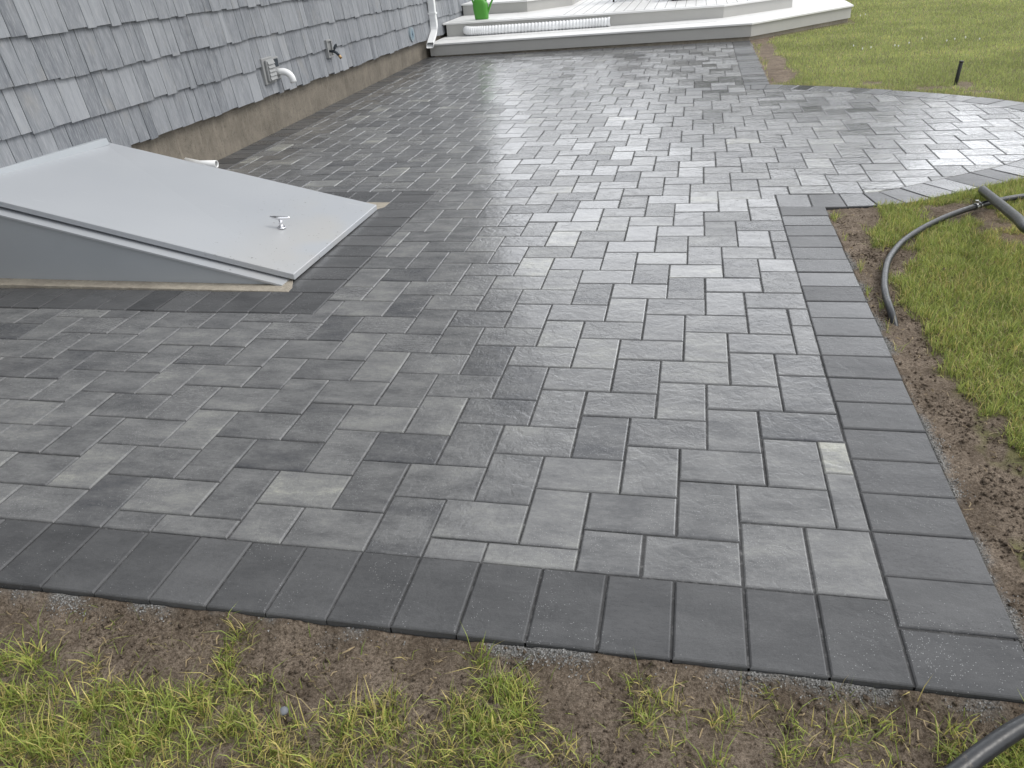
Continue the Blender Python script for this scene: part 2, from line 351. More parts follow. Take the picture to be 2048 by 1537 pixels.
for k in range(-90, 90):
    for l in range(-30, 30):
        ox, oy = -5 + 2 * k + 5 * l, 10 - 2 * k + 1 * l
        if not (-62 < ox < 32 and -6 < oy < 134): continue
        for kind in (0, 1):
            x0, y0, x1, y1 = (ox, oy, ox + 3, oy + 2) if kind == 0 else (ox + 3, oy, ox + 5, oy + 3)
            if x1 > -.1 and x0 < 0 and y0 < 3 and y1 > 0 and x0 > -2.6 and y1 < 3.4:      # the uncut stone the layer set at the corner
                continue
            if x1 < -56 or x0 > 28 or y1 < 0 or y0 > 128: continue
            s = region; cs = [(x0, y0), (x1, y0), (x1, y1), (x0, y1)]
            for i in range(4):
                s = clip(s, cs[i], cs[(i + 1) % 4])
                if len(s) < 3: break
            if len(s) >= 3: paver(field, s, tone=.86 if abs(x0 + 1) < .1 and abs(y0 - 6) < .1 else None)
paver(field, [(-2, 0), (0, 0), (0, 3), (-2, 3)], tone=.62)
f_ = field.build('patio_paving', PAVER, attr=True)
sset(f_, 'wet grey slate paving stones laid in herringbone across the patio', None, kind='structure')
border = MB(); bt = lambda: random.gauss(.5, .12)
def stone(p, deep=.05): paver(border, p, 1.0, bt(), deep)
for i in range(32): stone([(-2 * i - 2, -3), (-2 * i, -3), (-2 * i, 0), (-2 * i - 2, 0)])
for i in range(20): stone([(0, 2 * i - 3), (3, 2 * i - 3), (3, 2 * i - 1), (0, 2 * i - 1)])
y = 86.7
while y < 131: stone([(0, y), (3, y), (3, min(131, y + 2)), (0, min(131, y + 2))]); y += 2
x = 0
while x > -56: stone([(max(x - 2, -55), 128), (x, 128), (x, 131), (max(x - 2, -55), 131)], .02); x -= 2
y = -3
while y < 128:
    y2 = y + 2
    if not (16.5 < y < 41): stone([(wallx(y), y), (xi(y), y), (xi(y2), y2), (wallx(y2), y2)], .012)
    y = y2
x = -26.1
while x > -53: stone([(x - 2, 18.1), (x, 18.1), (x, 21.1), (x - 2, 21.1)], .012); x -= 2
y = 21.1
while y < 42:
    y2 = min(y + 2, 42.1); xa, xb = (-29.1 - .55 * (22.2 < yy < 37.6) for yy in (y, y2)); stone([(xa, y), (-26.1, y), (-26.1, y2), (xb, y2)], .012); y += 2
x = -29.1
while x > -53: stone([(max(x - 2, wallx(40)), 39.1), (x, 39.1), (x, 42.1), (max(x - 2, wallx(40)), 42.1)], .012); x -= 2
# curved soldier course round the bay
acc = 0; st_i = 0
for i in range(1, len(outer)):
    acc += math.dist(outer[i], outer[i - 1])
    if acc >= 1.85 or i == len(outer) - 1:
        stone([outer[k] for k in range(st_i, i + 1)] + [inner[k] for k in range(i, st_i - 1, -1)]); st_i = i; acc = 0
b_ = border.build('patio_border', PAVER, attr=True)
sset(b_, 'charcoal border of paving stones laid side by side round the patio', None, kind='structure')
sb = MB(); zt = -.0050
full = [(wallx(-3) * U, -3 * U + .004), (3 * U - .004, -3 * U + .004), (3 * U - .004, 37 * U)] + [(p[0] * U - .004 * (p[0] > 20), p[1] * U) for p in outer[3:-2]] + [(3 * U - .004, 87 * U), (3 * U - .004, 131 * U), (wallx(131) * U, 131 * U)]
sb.add([(p[0], p[1], zt) for p in full], [tuple(range(len(full)))])
sset(sb.build('joint_sand', SAND), 'grey jointing sand between the paving stones', None, kind='structure')

# ---------------------------------------------------------------- ground, soil and grass
GB= [[-1.898,-0.416,12.581,11.219,4.034,-27.521,1.0,0.1],[-1.871,-0.387,84.915,73.133,4.867,-33.507,0.6,0.1],[-1.821,-0.517,8.732,7.86,3.234,-21.219,1.0,0.2],[-1.743,-0.469,17.442,14.402,3.762,-24.995,0.8,0.3],[-1.703,-0.407,55.761,43.05,2.875,-19.483,0.6,0.6],[-1.714,-0.58,6.323,5.481,2.038,-13.013,1.2,0.4],[-1.566,-0.537,10.206,7.637,1.905,-12.25,1.0,0.3],[-1.641,-0.472,29.105,22.24,3.876,-25.587,0.9,0.6],[-1.523,-0.458,10.414,7.145,3.539,-23.329,1.1,0.2],[-1.421,-0.443,22.165,13.701,2.756,-18.168,0.9,0.5],[-1.408,-0.359,47.123,27.387,2.019,-13.701,0.9,0.5],[-1.438,-0.258,26.409,14.931,3.436,-24.246,0.6,0.3],[-1.423,-0.327,51.472,29.789,2.355,-16.186,0.9,0.3],[-1.357,-0.42,15.359,8.777,3.194,-21.155,1.0,0.25],[-1.291,-0.406,22.562,11.915,4.35,-28.85,0.9,0.4],[-1.324,-0.491,15.064,8.682,3.271,-21.089,1.0,0.2],[-1.438,-0.529,13.293,8.816,2.26,-14.473,1.0,0.2],[-1.451,-0.597,6.514,4.57,3.672,-23.001,1.2,0.3],[-1.262,-0.383,41.226,20.793,8.419,-56.198,0.3,0.6],[-1.106,-0.425,29.231,12.374,5.352,-34.907,0.9,0.3],[-1.167,-0.514,7.754,3.765,2.842,-18.027,0.9,0.7],[-1.104,-0.473,16.864,7.331,4.044,-25.932,0.9,0.5],[-1.093,-0.539,14.002,6.247,4.471,-28.004,1.0,0.5],[-1.062,-0.416,17.217,6.801,5.266,-34.365,0.8,0.6],[-1.009,-0.389,27.966,10.013,6.143,-40.373,0.7,0.5],[-0.99,-0.444,14.475,5.183,3.388,-21.812,0.8,0.4],[-0.849,-0.259,48.691,11.971,2.469,-16.87,0.6,0.2],[-0.811,-0.328,19.116,4.463,4.271,-28.378,0.8,0.25],[-0.764,-0.361,21.472,4.539,2.681,-17.555,1.0,0.3],[-0.826,-0.423,12.641,3.233,3.137,-20.159,1.1,0.25],[-0.861,-0.386,25.862,7.004,4.575,-29.855,0.9,0.3],[-0.794,-0.468,12.412,3.021,3.106,-19.618,1.0,0.35],[-0.916,-0.487,13.441,4.324,3.358,-21.209,0.8,0.5],[-0.705,-0.409,22.39,4.081,6.885,-44.176,0.5,0.4],[-0.656,-0.437,28.177,4.394,4.087,-25.894,0.6,0.5],[-0.632,-0.472,26.054,3.754,6.46,-40.372,0.5,0.5],[-0.536,-0.287,48.325,3.705,5.044,-33.516,0.6,0.2],[-0.5,-0.271,48.405,2.72,5.96,-39.755,0.6,0.4],[-0.47,-0.292,22.461,0.908,5.637,-37.247,0.9,0.9],[-0.508,-0.341,41.809,2.634,5.504,-35.791,0.5,0.4],[-0.501,-0.386,42.955,2.609,3.961,-25.333,0.3,0.5],[-0.548,-0.384,50.786,4.476,11.515,-73.882,0.3,0.6],[-0.447,-0.408,29.494,0.862,9.248,-58.495,0.35,0.4],[-0.58,-0.455,43.647,4.856,12.695,-79.579,0.3,0.4],[-0.441,-0.321,50.565,1.252,8.128,-53.039,0.3,0.5],[-0.356,-0.327,32.507,-0.761,8.396,-54.418,0.45,0.6],[-0.304,-0.295,64.753,-3.333,6.522,-42.635,0.35,0.7],[-0.264,-0.265,85.834,-6.246,10.457,-68.976,0.3,0.4],[-0.24,-0.309,53.189,-4.657,5.663,-36.703,0.4,0.5],[-0.235,-0.37,46.057,-4.322,3.439,-21.786,0.8,0.2],[-0.128,-0.249,44.229,-6.437,6.402,-42.151,0.6,0.4],[-0.108,-0.311,21.331,-3.451,3.966,-25.492,0.85,0.2],[-0.142,-0.373,21.924,-3.235,5.521,-34.766,0.6,0.3],[-0.075,-0.288,45.951,-8.174,4.946,-32.002,0.7,0.4],[-0.042,-0.323,47.402,-9.471,12.169,-77.583,0.4,0.7],[-0.001,-0.244,91.41,-19.528,4.73,-30.975,0.2,1.0],[0.057,-0.285,35.8,-8.973,7.135,-45.856,0.4,0.6],[0.042,-0.335,32.69,-8.13,6.409,-40.479,0.5,0.4],[0.134,-0.235,47.309,-13.484,13.428,-87.553,0.25,0.6],[-0.187,-0.332,45.659,-5.426,7.133,-45.692,0.4,0.4],[0.12,-0.343,16.866,-4.966,5.011,-31.415,1.3,0.15],[0.16,-0.308,33.316,-10.372,4.277,-27.094,1.3,0.15],[0.075,-0.363,25.233,-6.856,10.094,-62.999,0.8,0.3],[-0.073,-0.374,29.122,-5.472,9.818,-61.548,0.4,0.6],[-0.376,-0.427,34.252,-0.429,9.714,-60.804,0.3,0.4]]
SB= [[0.288,2.809,12.909,-1.803,-0.219,-9.107,1.0,0.3],[0.381,2.784,10.499,-1.673,-0.176,-7.735,1.0,0.3],[0.41,2.655,18.032,-3.062,-0.084,-5.528,1.0,0.3],[0.305,2.534,15.003,-2.273,-0.032,-4.079,1.0,0.3],[0.299,2.271,15.966,-2.544,0.041,-5.383,1.0,0.3],[0.324,2.086,13.201,-2.276,0.132,-7.146,1.0,0.3],[0.29,1.886,19.38,-3.341,0.18,-5.976,1.0,0.3],[0.284,1.68,25.637,-4.619,0.282,-6.663,1.0,0.3],[0.439,2.121,13.275,-2.631,0.149,-9.034,1.0,0.3],[0.521,2.308,29.745,-6.199,0.052,-9.641,1.0,0.3],[0.398,1.963,21.382,-4.183,0.292,-11.331,1.0,0.3],[0.294,1.483,19.817,-3.826,0.529,-9.831,1.0,0.3],[0.324,1.362,18.962,-3.952,0.533,-8.718,1.0,0.3],[0.851,2.774,5.571,-1.427,-0.181,-7.95,1.0,0.3],[0.764,2.691,10.493,-2.544,-0.145,-8.208,1.0,0.3],[0.941,2.688,13.172,-3.683,-0.146,-8.294,1.0,0.3],[0.953,2.528,13.714,-4.002,-0.105,-13.271,1.0,0.3],[0.97,2.345,14.401,-4.43,0.039,-11.635,1.0,0.3],[0.859,2.454,29.868,-8.242,-0.06,-18.151,1.0,0.3],[0.606,2.961,25.774,-5.108,-0.577,-17.156,1.0,0.3],[0.308,1.704,20.03,-3.714,0.315,-7.696,1.0,0.3],[0.302,1.356,17.312,-3.502,0.373,-6.077,1.0,0.3],[0.299,1.136,16.759,-3.608,0.441,-5.937,1.0,0.3],[0.289,0.931,13.858,-3.137,0.586,-6.789,1.0,0.3],[0.317,0.797,14.652,-3.612,0.827,-8.776,1.0,0.3],[0.306,0.673,16.645,-4.224,0.976,-9.61,1.0,0.3],[0.299,0.55,16.157,-4.246,1.148,-10.558,1.0,0.3],[0.328,0.467,14.619,-4.13,1.186,-10.428,1.0,0.3],[0.433,0.766,28.109,-8.142,1.898,-19.613,1.0,0.3],[0.379,0.456,20.23,-6.146,2.052,-17.885,1.0,0.3],[0.329,0.334,11.679,-3.487,1.147,-9.427,1.0,0.3],[0.394,0.634,34.37,-9.956,1.885,-18.057,1.0,0.3],[0.366,1.141,42.202,-9.94,0.931,-12.544,1.0,0.3],[0.358,10.159,7.296,-0.45,-0.952,-2.079,1.0,0.3],[0.369,8.981,10.776,-0.745,-0.432,-1.111,1.0,0.3],[0.391,7.942,8.972,-0.704,-0.441,-1.347,1.0,0.3],[0.385,7.204,7.294,-0.613,-0.527,-1.858,1.0,0.3],[0.505,10.609,7.073,-0.502,-1.169,-2.393,1.0,0.3],[1.782,6.227,11.815,-3.092,-1.002,-4.066,0.6,0.3],[1.094,6.508,8.868,-1.536,-1.895,-7.479,0.6,0.3],[1.488,6.152,5.884,-1.344,-2.32,-9.784,0.6,0.3],[1.791,5.902,5.395,-1.476,-2.942,-13.037,0.6,0.3]]

GB = np.array(GB); SB = np.array(SB)
def blobs(B, x, y):
    d = np.zeros_like(x); ye = np.zeros_like(x)
    for cx, cy, a, b, c, e, dn, yl in B:
        u_ = (x - cx) * a + (y - cy) * b; v_ = (x - cx) * c + (y - cy) * e; g = np.clip(1.45 - np.sqrt(u_ * u_ + v_ * v_) * (1.12 + .45 * fbm(x, y, 14, 3, 91)), 0, .8) / .8 * dn
        ye = np.where(g > d, yl, ye); d = np.maximum(d, g)
    return d, ye
outm = np.array([(p[0] * U, p[1] * U) for p in outer])
def edge_dist(x, y):
    """signed distance outside the paving (positive outside), front / right sides and the bay"""
    front = -3 * U - y; right = x - 3 * U
    d = np.where((front > 0) & (right > 0), np.hypot(front, right), np.maximum(front, right))
    ang_c = np.array([2.4 * U, 61.7 * U]); i = np.clip(np.interp(y, outm[:, 1], np.arange(len(outm))), 0, len(outm) - 1)
    bx = np.interp(y, outm[:, 1], outm[:, 0]); inb = (y > 36.9 * U) & (y < 86.4 * U)
    dd = np.full_like(x, 9.)
    for p in outm[::2]: dd = np.minimum(dd, np.hypot(x - p[0], y - p[1]))
    return np.where(inb, np.where(x > bx, dd, -dd), np.where((x > 3 * U) & (y > 0), np.minimum(right, dd), d))
def height(x, y, e=None):
    if e is None: e = edge_dist(x, y)
    lip = np.clip(e / .05, 0, 1)
    front = np.clip((-3 * U - y) / .04, 0, 1) * np.clip((3 * U + .16 - x) / .16, 0, 1)
    h = -.012 - .032 * front + .004 * fbm(x, y, 5, 3, 3) * 2
    h = h + (.010 * fbm(x, y, 13, 3, 11, .55) + .009 * fbm(x, y, 60, 3, 17, .8)) * (.35 + .65 * lip)
    far = np.clip((y - 4.5) / 3, 0, 1); h = h * (1 - far) - .02 * far
    return np.where(e < -.004, -.09, h)
def axis(lo, flo, fhi, hi, step, n, mid=None):
    a = np.arange(flo, fhi, step); st = step
    if mid: a = np.concatenate([a, np.arange(fhi, mid, .035)]); fhi = mid; st = .035
    return np.concatenate([(flo - np.geomspace(step, flo - lo, n))[::-1], a, fhi + np.geomspace(st, hi - fhi, n)])
gx = axis(-80, -3.0, 2.2, 80, .0085, 40); gy = axis(-60, -.85, 3.6, 120, .0085, 60, 10.6)
GX, GY = np.meshgrid(gx, gy); nx, ny = len(gx), len(gy)
ED = edge_dist(GX, GY); GZ = height(GX, GY, ED)
under = (ED < -.004); 
sd_, _ = blobs(SB, GX, GY); gd_, _ = blobs(GB, GX, GY)
grit = np.clip(1 - ED / (.022 + .03 * np.clip(fbm(GX, GY, 6, 3, 41) + .1, 0, 1)), 0, 1) * np.clip(fbm(GX, GY, 9, 3, 43) * 2.6 + .25, 0, 1)
lawn = np.where((GX > .3) & (GY > -.1), np.clip(1.2 - 1.6 * sd_, 0, 1), np.clip(gd_ - .7, 0, .3)); lawn = np.where((GX > 2.2) | (GY < -1.0), 1, lawn)
dry = np.clip(1.2 - np.hypot((GX - 1.25) / .42, (GY - 2.45) / .38), 0, .8) * np.clip(fbm(GX, GY, 7, 3, 51) + .6, 0, 1)
dry = np.maximum(dry, np.clip(1.2 - np.hypot((GX - 1.7) / .5, (GY - 1.95) / .12), 0, .6))
colr = np.stack([grit, lawn * .8, dry, np.ones_like(dry)], -1).astype(np.float32)
def grid_mesh(name, X, Y, Z, col, m):
    ny, nx = X.shape; co = np.stack([X, Y, Z], -1).reshape(-1, 3).astype(np.float32)
    i = np.arange(ny - 1)[:, None] * nx + np.arange(nx - 1)[None]; q = np.stack([i, i + 1, i + nx + 1, i + nx], -1).reshape(-1, 4)
    return raw_mesh(name, co, q.ravel(), np.full(len(q), 4), col.reshape(-1, 4), m)
def raw_mesh(name, co, loops, sizes, col, m, smooth=True):
    me = bpy.data.meshes.new(name); me.vertices.add(len(co)); me.vertices.foreach_set('co', np.asarray(co, np.float32).ravel())
    me.loops.add(len(loops)); me.loops.foreach_set('vertex_index', np.asarray(loops, np.int32))
    me.polygons.add(len(sizes)); st = np.concatenate([[0], np.cumsum(sizes)[:-1]]).astype(np.int32); me.polygons.foreach_set('loop_start', st)
    me.polygons.foreach_set('use_smooth', np.full(len(sizes), smooth)); me.update(calc_edges=True)
    a = me.color_attributes.new('pv', 'FLOAT_COLOR', 'POINT'); a.data.foreach_set('color', np.asarray(col, np.float32).ravel())
    me.materials.append(m); o = bpy.data.objects.new(name, me); C.objects.link(o); return o
g_ = grid_mesh('ground', GX, GY, GZ, colr, SOIL)
sset(g_, 'bare brown topsoil and lawn base around the patio', None, kind='structure')

def blades(x, y, z, h, wd, lean, col):
    """bent tapering blades, five points each"""
    n = len(x); a = rng.uniform(0, 2 * np.pi, n); ca, sa = np.cos(a), np.sin(a); b = rng.uniform(0, 2 * np.pi, n)
    bx, by = np.cos(b) * lean, np.sin(b) * lean; w2 = wd / 2
    up = np.sqrt(np.clip(1 - lean ** 2, .05, 1))
    P = np.zeros((n, 5, 3), np.float32)
    base = np.stack([x, y, z], -1); side = np.stack([ca * w2, sa * w2, 0 * w2], -1)
    mid = base + np.stack([bx * h * .35, by * h * .35, h * .6 * up], -1); tip = base + np.stack([bx * h * 1.0, by * h * 1.0, h * (.55 + .45 * up) * up], -1)
    P[:, 0] = base - side; P[:, 1] = base + side; P[:, 2] = mid + side * .8; P[:, 3] = mid - side * .8; P[:, 4] = tip
    i = np.arange(n)[:, None] * 5; lo = np.concatenate([i, i + 1, i + 2, i + 3, i + 3, i + 2, i + 4], 1)
    c = np.ones((n, 5, 4), np.float32); c[:, :, :3] = col[:, None, :]
    return P.reshape(-1, 3), lo.ravel(), np.tile([4, 3], n), c.reshape(-1, 4)
def colors(n, yel, seedv=None):
    g1 = np.array([.20, .28, .06]); g2 = np.array([.54, .60, .15]); ye = np.array([.70, .60, .22]); st = np.array([.58, .48, .26])
    t_ = rng.random((n, 1)) ** 1.2; c = g1 * (1 - t_) + g2 * t_; c = c * np.where(rng.random((n, 1)) < .2, .6, 1)
    r = rng.random(n); yv = yel
    c = np.where((r < yv * .55)[:, None], ye * rng.uniform(.7, 1.1, (n, 1)), c); c = np.where((r < yv * .18)[:, None], st * rng.uniform(.6, 1.0, (n, 1)), c)
    return c * rng.uniform(.8, 1.15, (n, 1))
parts = []
def emit(x, y, h, wd, lean, col, z=None):
    if z is None: z = height(x, y) - .003
    parts.append((x, y, z, h, wd, lean, col))
# a: front strip, patchy
n = 400000; x = rng.uniform(-2.2, .95, n); y = rng.uniform(-1.2, -.24, n); d, ye = blobs(GB, x, y); d = np.maximum(d, np.clip((-.84 - y) / .1, 0, .8))
cl = fbm(x, y, 22, 4, 61, .65); k = (rng.random(n) < np.clip(d, .012, 2) * np.clip(.40 + cl * 1.1, .03, 1.2) * .52) & (edge_dist(x, y) > .012)
x, y, ye = x[k], y[k], ye[k]; n = len(x)
lean = np.clip(rng.normal(.70, .22, n), .1, .97)
emit(x, y, np.where(rng.random(n) < .15, rng.uniform(.06, .105, n), rng.uniform(.022, .062, n)), rng.uniform(.0015, .0033, n), lean, colors(n, np.clip(ye + .25, 0, 1)))
print('front blades', n)
for rep_ in range(2):          # short dry undergrowth at the feet of the blades
    q = rng.permutation(n)[:int(n * .8)]; m_ = len(q); cu = colors(m_, np.full(m_, 1.0)) * rng.uniform(.35, .95, (m_, 1))
    emit(x[q] + rng.normal(0, .008, m_), y[q] + rng.normal(0, .008, m_), rng.uniform(.008, .03, m_), rng.uniform(.001, .0024, m_), np.clip(rng.normal(.9, .1, m_), .3, .98), cu)
# b: right lawn near the hose
n = 780000; x = rng.uniform(.22, 3.4, n); y = rng.uniform(-1.1, 3.9, n); d, _ = blobs(SB, x, y); e = edge_dist(x, y)
ms = fbm(x, y, 9, 3, 71); dr = np.clip(1.2 - np.hypot((x - 1.25) / .42, (y - 2.45) / .38), 0, .8)
ok = (rng.random(n) < np.clip(1.15 - 1.75 * d + ms * .35, 0, 1) * .62) & (e > .01) & ~((x < .42) & (y < -.1)) & ~((y < -.1) & (x < .9))
ok &= (x - .25 > .22 * (y < 1.2) * np.clip((1.5 - y) / 1.0, 0, 1) + .02 * np.clip(ms, -1, 1))
x, y, dr, ms = x[ok], y[ok], dr[ok], ms[ok]; n = len(x)
emit(x, y, rng.uniform(.022, .060, n) * (1 - .5 * dr), rng.uniform(.0018, .0036, n), np.clip(rng.normal(.55, .22, n), .1, .95), colors(n, np.clip(.38 + ms * .5 + dr * .9, 0.1, 1)) * .88 + np.array([.44, .44, .26]) * .12)
print('right blades', n)
q = rng.permutation(n)[:int(n * .5)]; m_ = len(q); cu = colors(m_, np.full(m_, 1.0)) * rng.uniform(.4, 1.0, (m_, 1))
emit(x[q], y[q], rng.uniform(.008, .035, m_), rng.uniform(.0012, .0026, m_), np.clip(rng.normal(.85, .12, m_), .3, .98), cu)
# c: far lawn
n = 520000; rr = 6.5 * (34 / 6.5) ** rng.random(n); az = rng.uniform(R(-8), R(42), n); x = -.46 + rr * np.sin(az); y = -1.35 + rr * np.cos(az)
d, _ = blobs(SB, x, y); e = edge_dist(x, y); ms = fbm(x, y, 2.2, 4, 81)
ok = (y > 3.6) & (e > .01) & (x > .24) & (rng.random(n) < 1.1 - 1.9 * d) & ~((y > 9.95 + 1.02 * np.clip(x - .24, 0, 1.52)) & (x < 1.76)) & (rng.random(n) < np.clip(e / .09, .35, 1))
x, y, ms, rr, e = x[ok], y[ok], ms[ok], rr[ok], e[ok]; n = len(x)
col = colors(n, np.clip(.10 + ms * .35 + .7 * np.exp(-e / .12), 0.02, 1)); col = (col * .72 + np.array([.56, .57, .34]) * .28) * (1 + .30 * ms[:, None])
emit(x, y, rng.uniform(.02, .05, n), rng.uniform(.003, .006, n) * np.clip(rr / 8, .8, 3), np.clip(rng.normal(.5, .22, n), .1, .95), col)
print('far blades', n)
co, lo, sz, cc, base = [], [], [], [], 0
for a in parts:
    p, l, s_, c = blades(*a); co.append(p); lo.append(l + base); sz.append(s_); cc.append(c); base += len(p)
gr_ = raw_mesh('grass', np.concatenate(co), np.concatenate(lo), np.concatenate(sz), np.concatenate(cc), GRASS, False)
sset(gr_, 'green and yellowing grass growing beside the patio', 'grass', kind='stuff')
# dead straw lying flat on the soil
n = 900; x = np.concatenate([rng.uniform(-2.2, .9, 520), rng.uniform(.25, .75, 380)]); y = np.concatenate([rng.uniform(-.7, -.25, 520), rng.uniform(-.3, 3.0, 380)])
k = (edge_dist(x, y) > .01); x, y = x[k], y[k]; n = len(x)
L_ = rng.uniform(.008, .035, n); a = rng.uniform(0, 6.28, n); z = height(x, y); P = np.zeros((n, 6, 3)); dx, dy = np.cos(a), np.sin(a); wv = rng.uniform(.0006, .0015, n); cv = rng.normal(0, .25, n)
for j, t_ in enumerate((0, .5, 1)):
    ox = dx * L_ * t_ - dy * L_ * cv * (1 - (2 * t_ - 1) ** 2); oy = dy * L_ * t_ + dx * L_ * cv * (1 - (2 * t_ - 1) ** 2)
    for s2, q in ((-1, 0), (1, 1)): P[:, 2 * j + q] = np.stack([x + ox - dy * wv * s2, y + oy + dx * wv * s2, z + .003 + .006 * np.sin(3.1 * t_) * rng.random(n)], -1)
i = np.arange(n)[:, None] * 6; lo = np.concatenate([i, i + 1, i + 3, i + 2, i + 2, i + 3, i + 5, i + 4], 1)
c = np.ones((n, 6, 4)); c[:, :, :3] = (np.array([.42, .33, .20]) * rng.uniform(.6, 1.2, (n, 1)))[:, None]
st_ = raw_mesh('dry_straw', P.reshape(-1, 3), lo.ravel(), np.full(2 * n, 4), c.reshape(-1, 4), GRASS, False)
sset(st_, 'pale dead straw scattered on the bare soil', 'straw', kind='stuff')
# grit along the stones
n = 9000; x = np.concatenate([rng.uniform(-2.2, .25, 5500), .2286 + np.abs(rng.normal(0, .018, 3500)) + .002]); y = np.concatenate([-.2286 - np.abs(rng.normal(0, .018, 5500)) - .002, rng.uniform(-.25, 2.75, 3500)])
k = rng.random(n) < np.clip(fbm(x, y, 9, 3, 43) * 2.6 + .1, .02, 1); x, y = x[k], y[k]; n = len(x); s_ = rng.uniform(.0008, .0019, n)
T = np.array([(1, 1, 1), (-1, -1, 1), (-1, 1, -1), (1, -1, -1)]) ; P = np.stack([x, y, height(x, y) + .0015], -1)[:, None, :] + T[None] * s_[:, None, None] * rng.uniform(.6, 1.2, (n, 4, 1))
i = np.arange(n)[:, None] * 4; lo = np.concatenate([i, i + 2, i + 1, i, i + 1, i + 3, i, i + 3, i + 2, i + 1, i + 2, i + 3], 1)
c = np.ones((n, 4, 4)); c[:, :, :3] = (np.array([.42, .42, .41]) * rng.uniform(.3, 1.2, (n, 1)))[:, None]
gt_ = raw_mesh('grit', P.reshape(-1, 3), lo.ravel(), np.full(4 * n, 3), c.reshape(-1, 4), GRASS, False)
sset(gt_, 'pale grit spilled along the outer edge of the border stones', 'grit', kind='stuff')

# loose crumbs of soil
n = 26000; x = np.concatenate([rng.uniform(-2.2, .95, 15000), .24 + rng.gamma(1.5, .14, 11000)]); y = np.concatenate([rng.uniform(-.86, -.235, 15000), rng.uniform(-.4, 3.0, 11000)])
k = (edge_dist(x, y) > .004) & (rng.random(n) < np.clip(.45 + 1.6 * fbm(x, y, 8, 3, 95), .08, 1)); x, y = x[k], y[k]; n = len(x); s_ = rng.gamma(2.2, .0010, n) + .0009
T = np.array([(1, 0, 0), (0, 1, 0), (-1, 0, 0), (0, -1, 0), (0, 0, 1), (0, 0, -1)], float); P = np.stack([x, y, height(x, y) + s_ * .4], -1)[:, None, :] + T[None] * s_[:, None, None] * rng.uniform(.6, 1.4, (n, 6, 1))
i = np.arange(n)[:, None] * 6; lo = np.concatenate([i + q for tri in ((0, 1, 4), (1, 2, 4), (2, 3, 4), (3, 0, 4), (1, 0, 5), (2, 1, 5), (3, 2, 5), (0, 3, 5)) for q in tri], 1)
c = np.zeros((n, 6, 4)); c[:, :, 3] = 1
sc_ = raw_mesh('soil_crumbs', P.reshape(-1, 3), lo.ravel(), np.full(8 * n, 3), c.reshape(-1, 4), SOIL)
sset(sc_, 'crumbs of brown soil lying loose beside the paving', 'soil', kind='stuff')

# ---------------------------------------------------------------- house
H = empty('house', (0, 0, 0), 'house with weathered grey shake siding above a stained concrete foundation', 'house')
def wp(s, out, z): return (wallx(s / U) * U + out, s, z)      # a point on the wall: along it, out from the foundation face, height
fm = MB(); Y0, Y1 = -7.0, 13.6; segs = np.arange(Y0, Y1, .25)
for a, b in zip(segs[:-1], segs[1:]):
    fm.add([wp(a, 0, -.05), wp(b, 0, -.05), wp(b, .0, .62), wp(a, .0, .62)], [(0, 3, 2, 1)])
fm.build('foundation', FOUND, H)
sm = MB(); EX = .234
def z_line(s): return .400 - .0165 * s
for r in range(0, 24):
    s = Y0 + random.random() * .1; up = 1
    while s < Y1:
        wd = random.choice((.085, .10, .115, .13, .145, .165)) * random.uniform(.95, 1.05)
        g = random.uniform(.003, .006); dz = random.choice((0, 0, -.006, -.013)) + random.uniform(-.002, .002); z0 = z_line(s) + r * EX + dz; z1 = z_line(s) + (r + 1) * EX + .02
        a, b = s + g / 2, s + wd - g / 2; t0 = .050 + random.uniform(-.003, .002); t1 = .027
        sm.hexa([wp(a, .0, z0 + .001), wp(a, t0, z0), wp(b, t0, z0), wp(b, .0, z0 + .001)], [wp(a, .0, z1), wp(a, t1, z1), wp(b, t1, z1), wp(b, .0, z1)],
                col=(min(1, max(0, random.gauss(.5, .2))), random.random(), 0, 1))
        s += wd
sm.build('siding', SIDING, H, attr=True)
bk = MB(); bk.hexa([wp(Y0, -.2, .6), wp(Y0, .0275, .36), wp(Y1, .0275, .36 - .0), wp(Y1, -.2, .6)], [wp(Y0, -.2, 5.7), wp(Y0, .0275, 5.7), wp(Y1, .0275, 5.7), wp(Y1, -.2, 5.7)])
bk.build('sheathing', DARK, H)
rf = MB(); rf.hexa([wp(Y0 - .3, -4, 8.2), wp(Y0 - .3, .45, 5.65), wp(Y1 + .3, .45, 5.65), wp(Y1 + .3, -4, 8.2)], [wp(Y0 - .3, -4, 8.35), wp(Y0 - .3, .47, 5.8), wp(Y1 + .3, .47, 5.8), wp(Y1 + .3, -4, 8.35)])
rf.build('roof', ROOFM, H)

# vent hood and white elbow pipe
def onwall(name, s, z, label, cat): return empty(name, wp(s, .046, z), label, cat)
V = onwall('vent_hood', 5.17, .51, 'square grey louvred vent hood on the shake wall beside the white elbow pipe', 'vent')
def rel(o, p): return (p[0] - o.location.x, p[1] - o.location.y, p[2] - o.location.z)
def rbox(mb, o, s0, s1, u0, u1, z0, z1):
    q = [wp(s0, u0, z0), wp(s0, u1, z0), wp(s1, u1, z0), wp(s1, u0, z0), wp(s0, u0, z1), wp(s0, u1, z1), wp(s1, u1, z1), wp(s1, u0, z1)]
    q = [rel(o, p) for p in q]; mb.hexa(q[:4], q[4:])
m = MB(); rbox(m, V, 5.07, 5.265, .03, .062, .405, .615); m.build('mounting_plate', GREYP, V, .006)
m = MB(); rbox(m, V, 5.10, 5.24, .062, .085, .425, .598); m.build('hood', GREYP, V, .008)
m = MB()
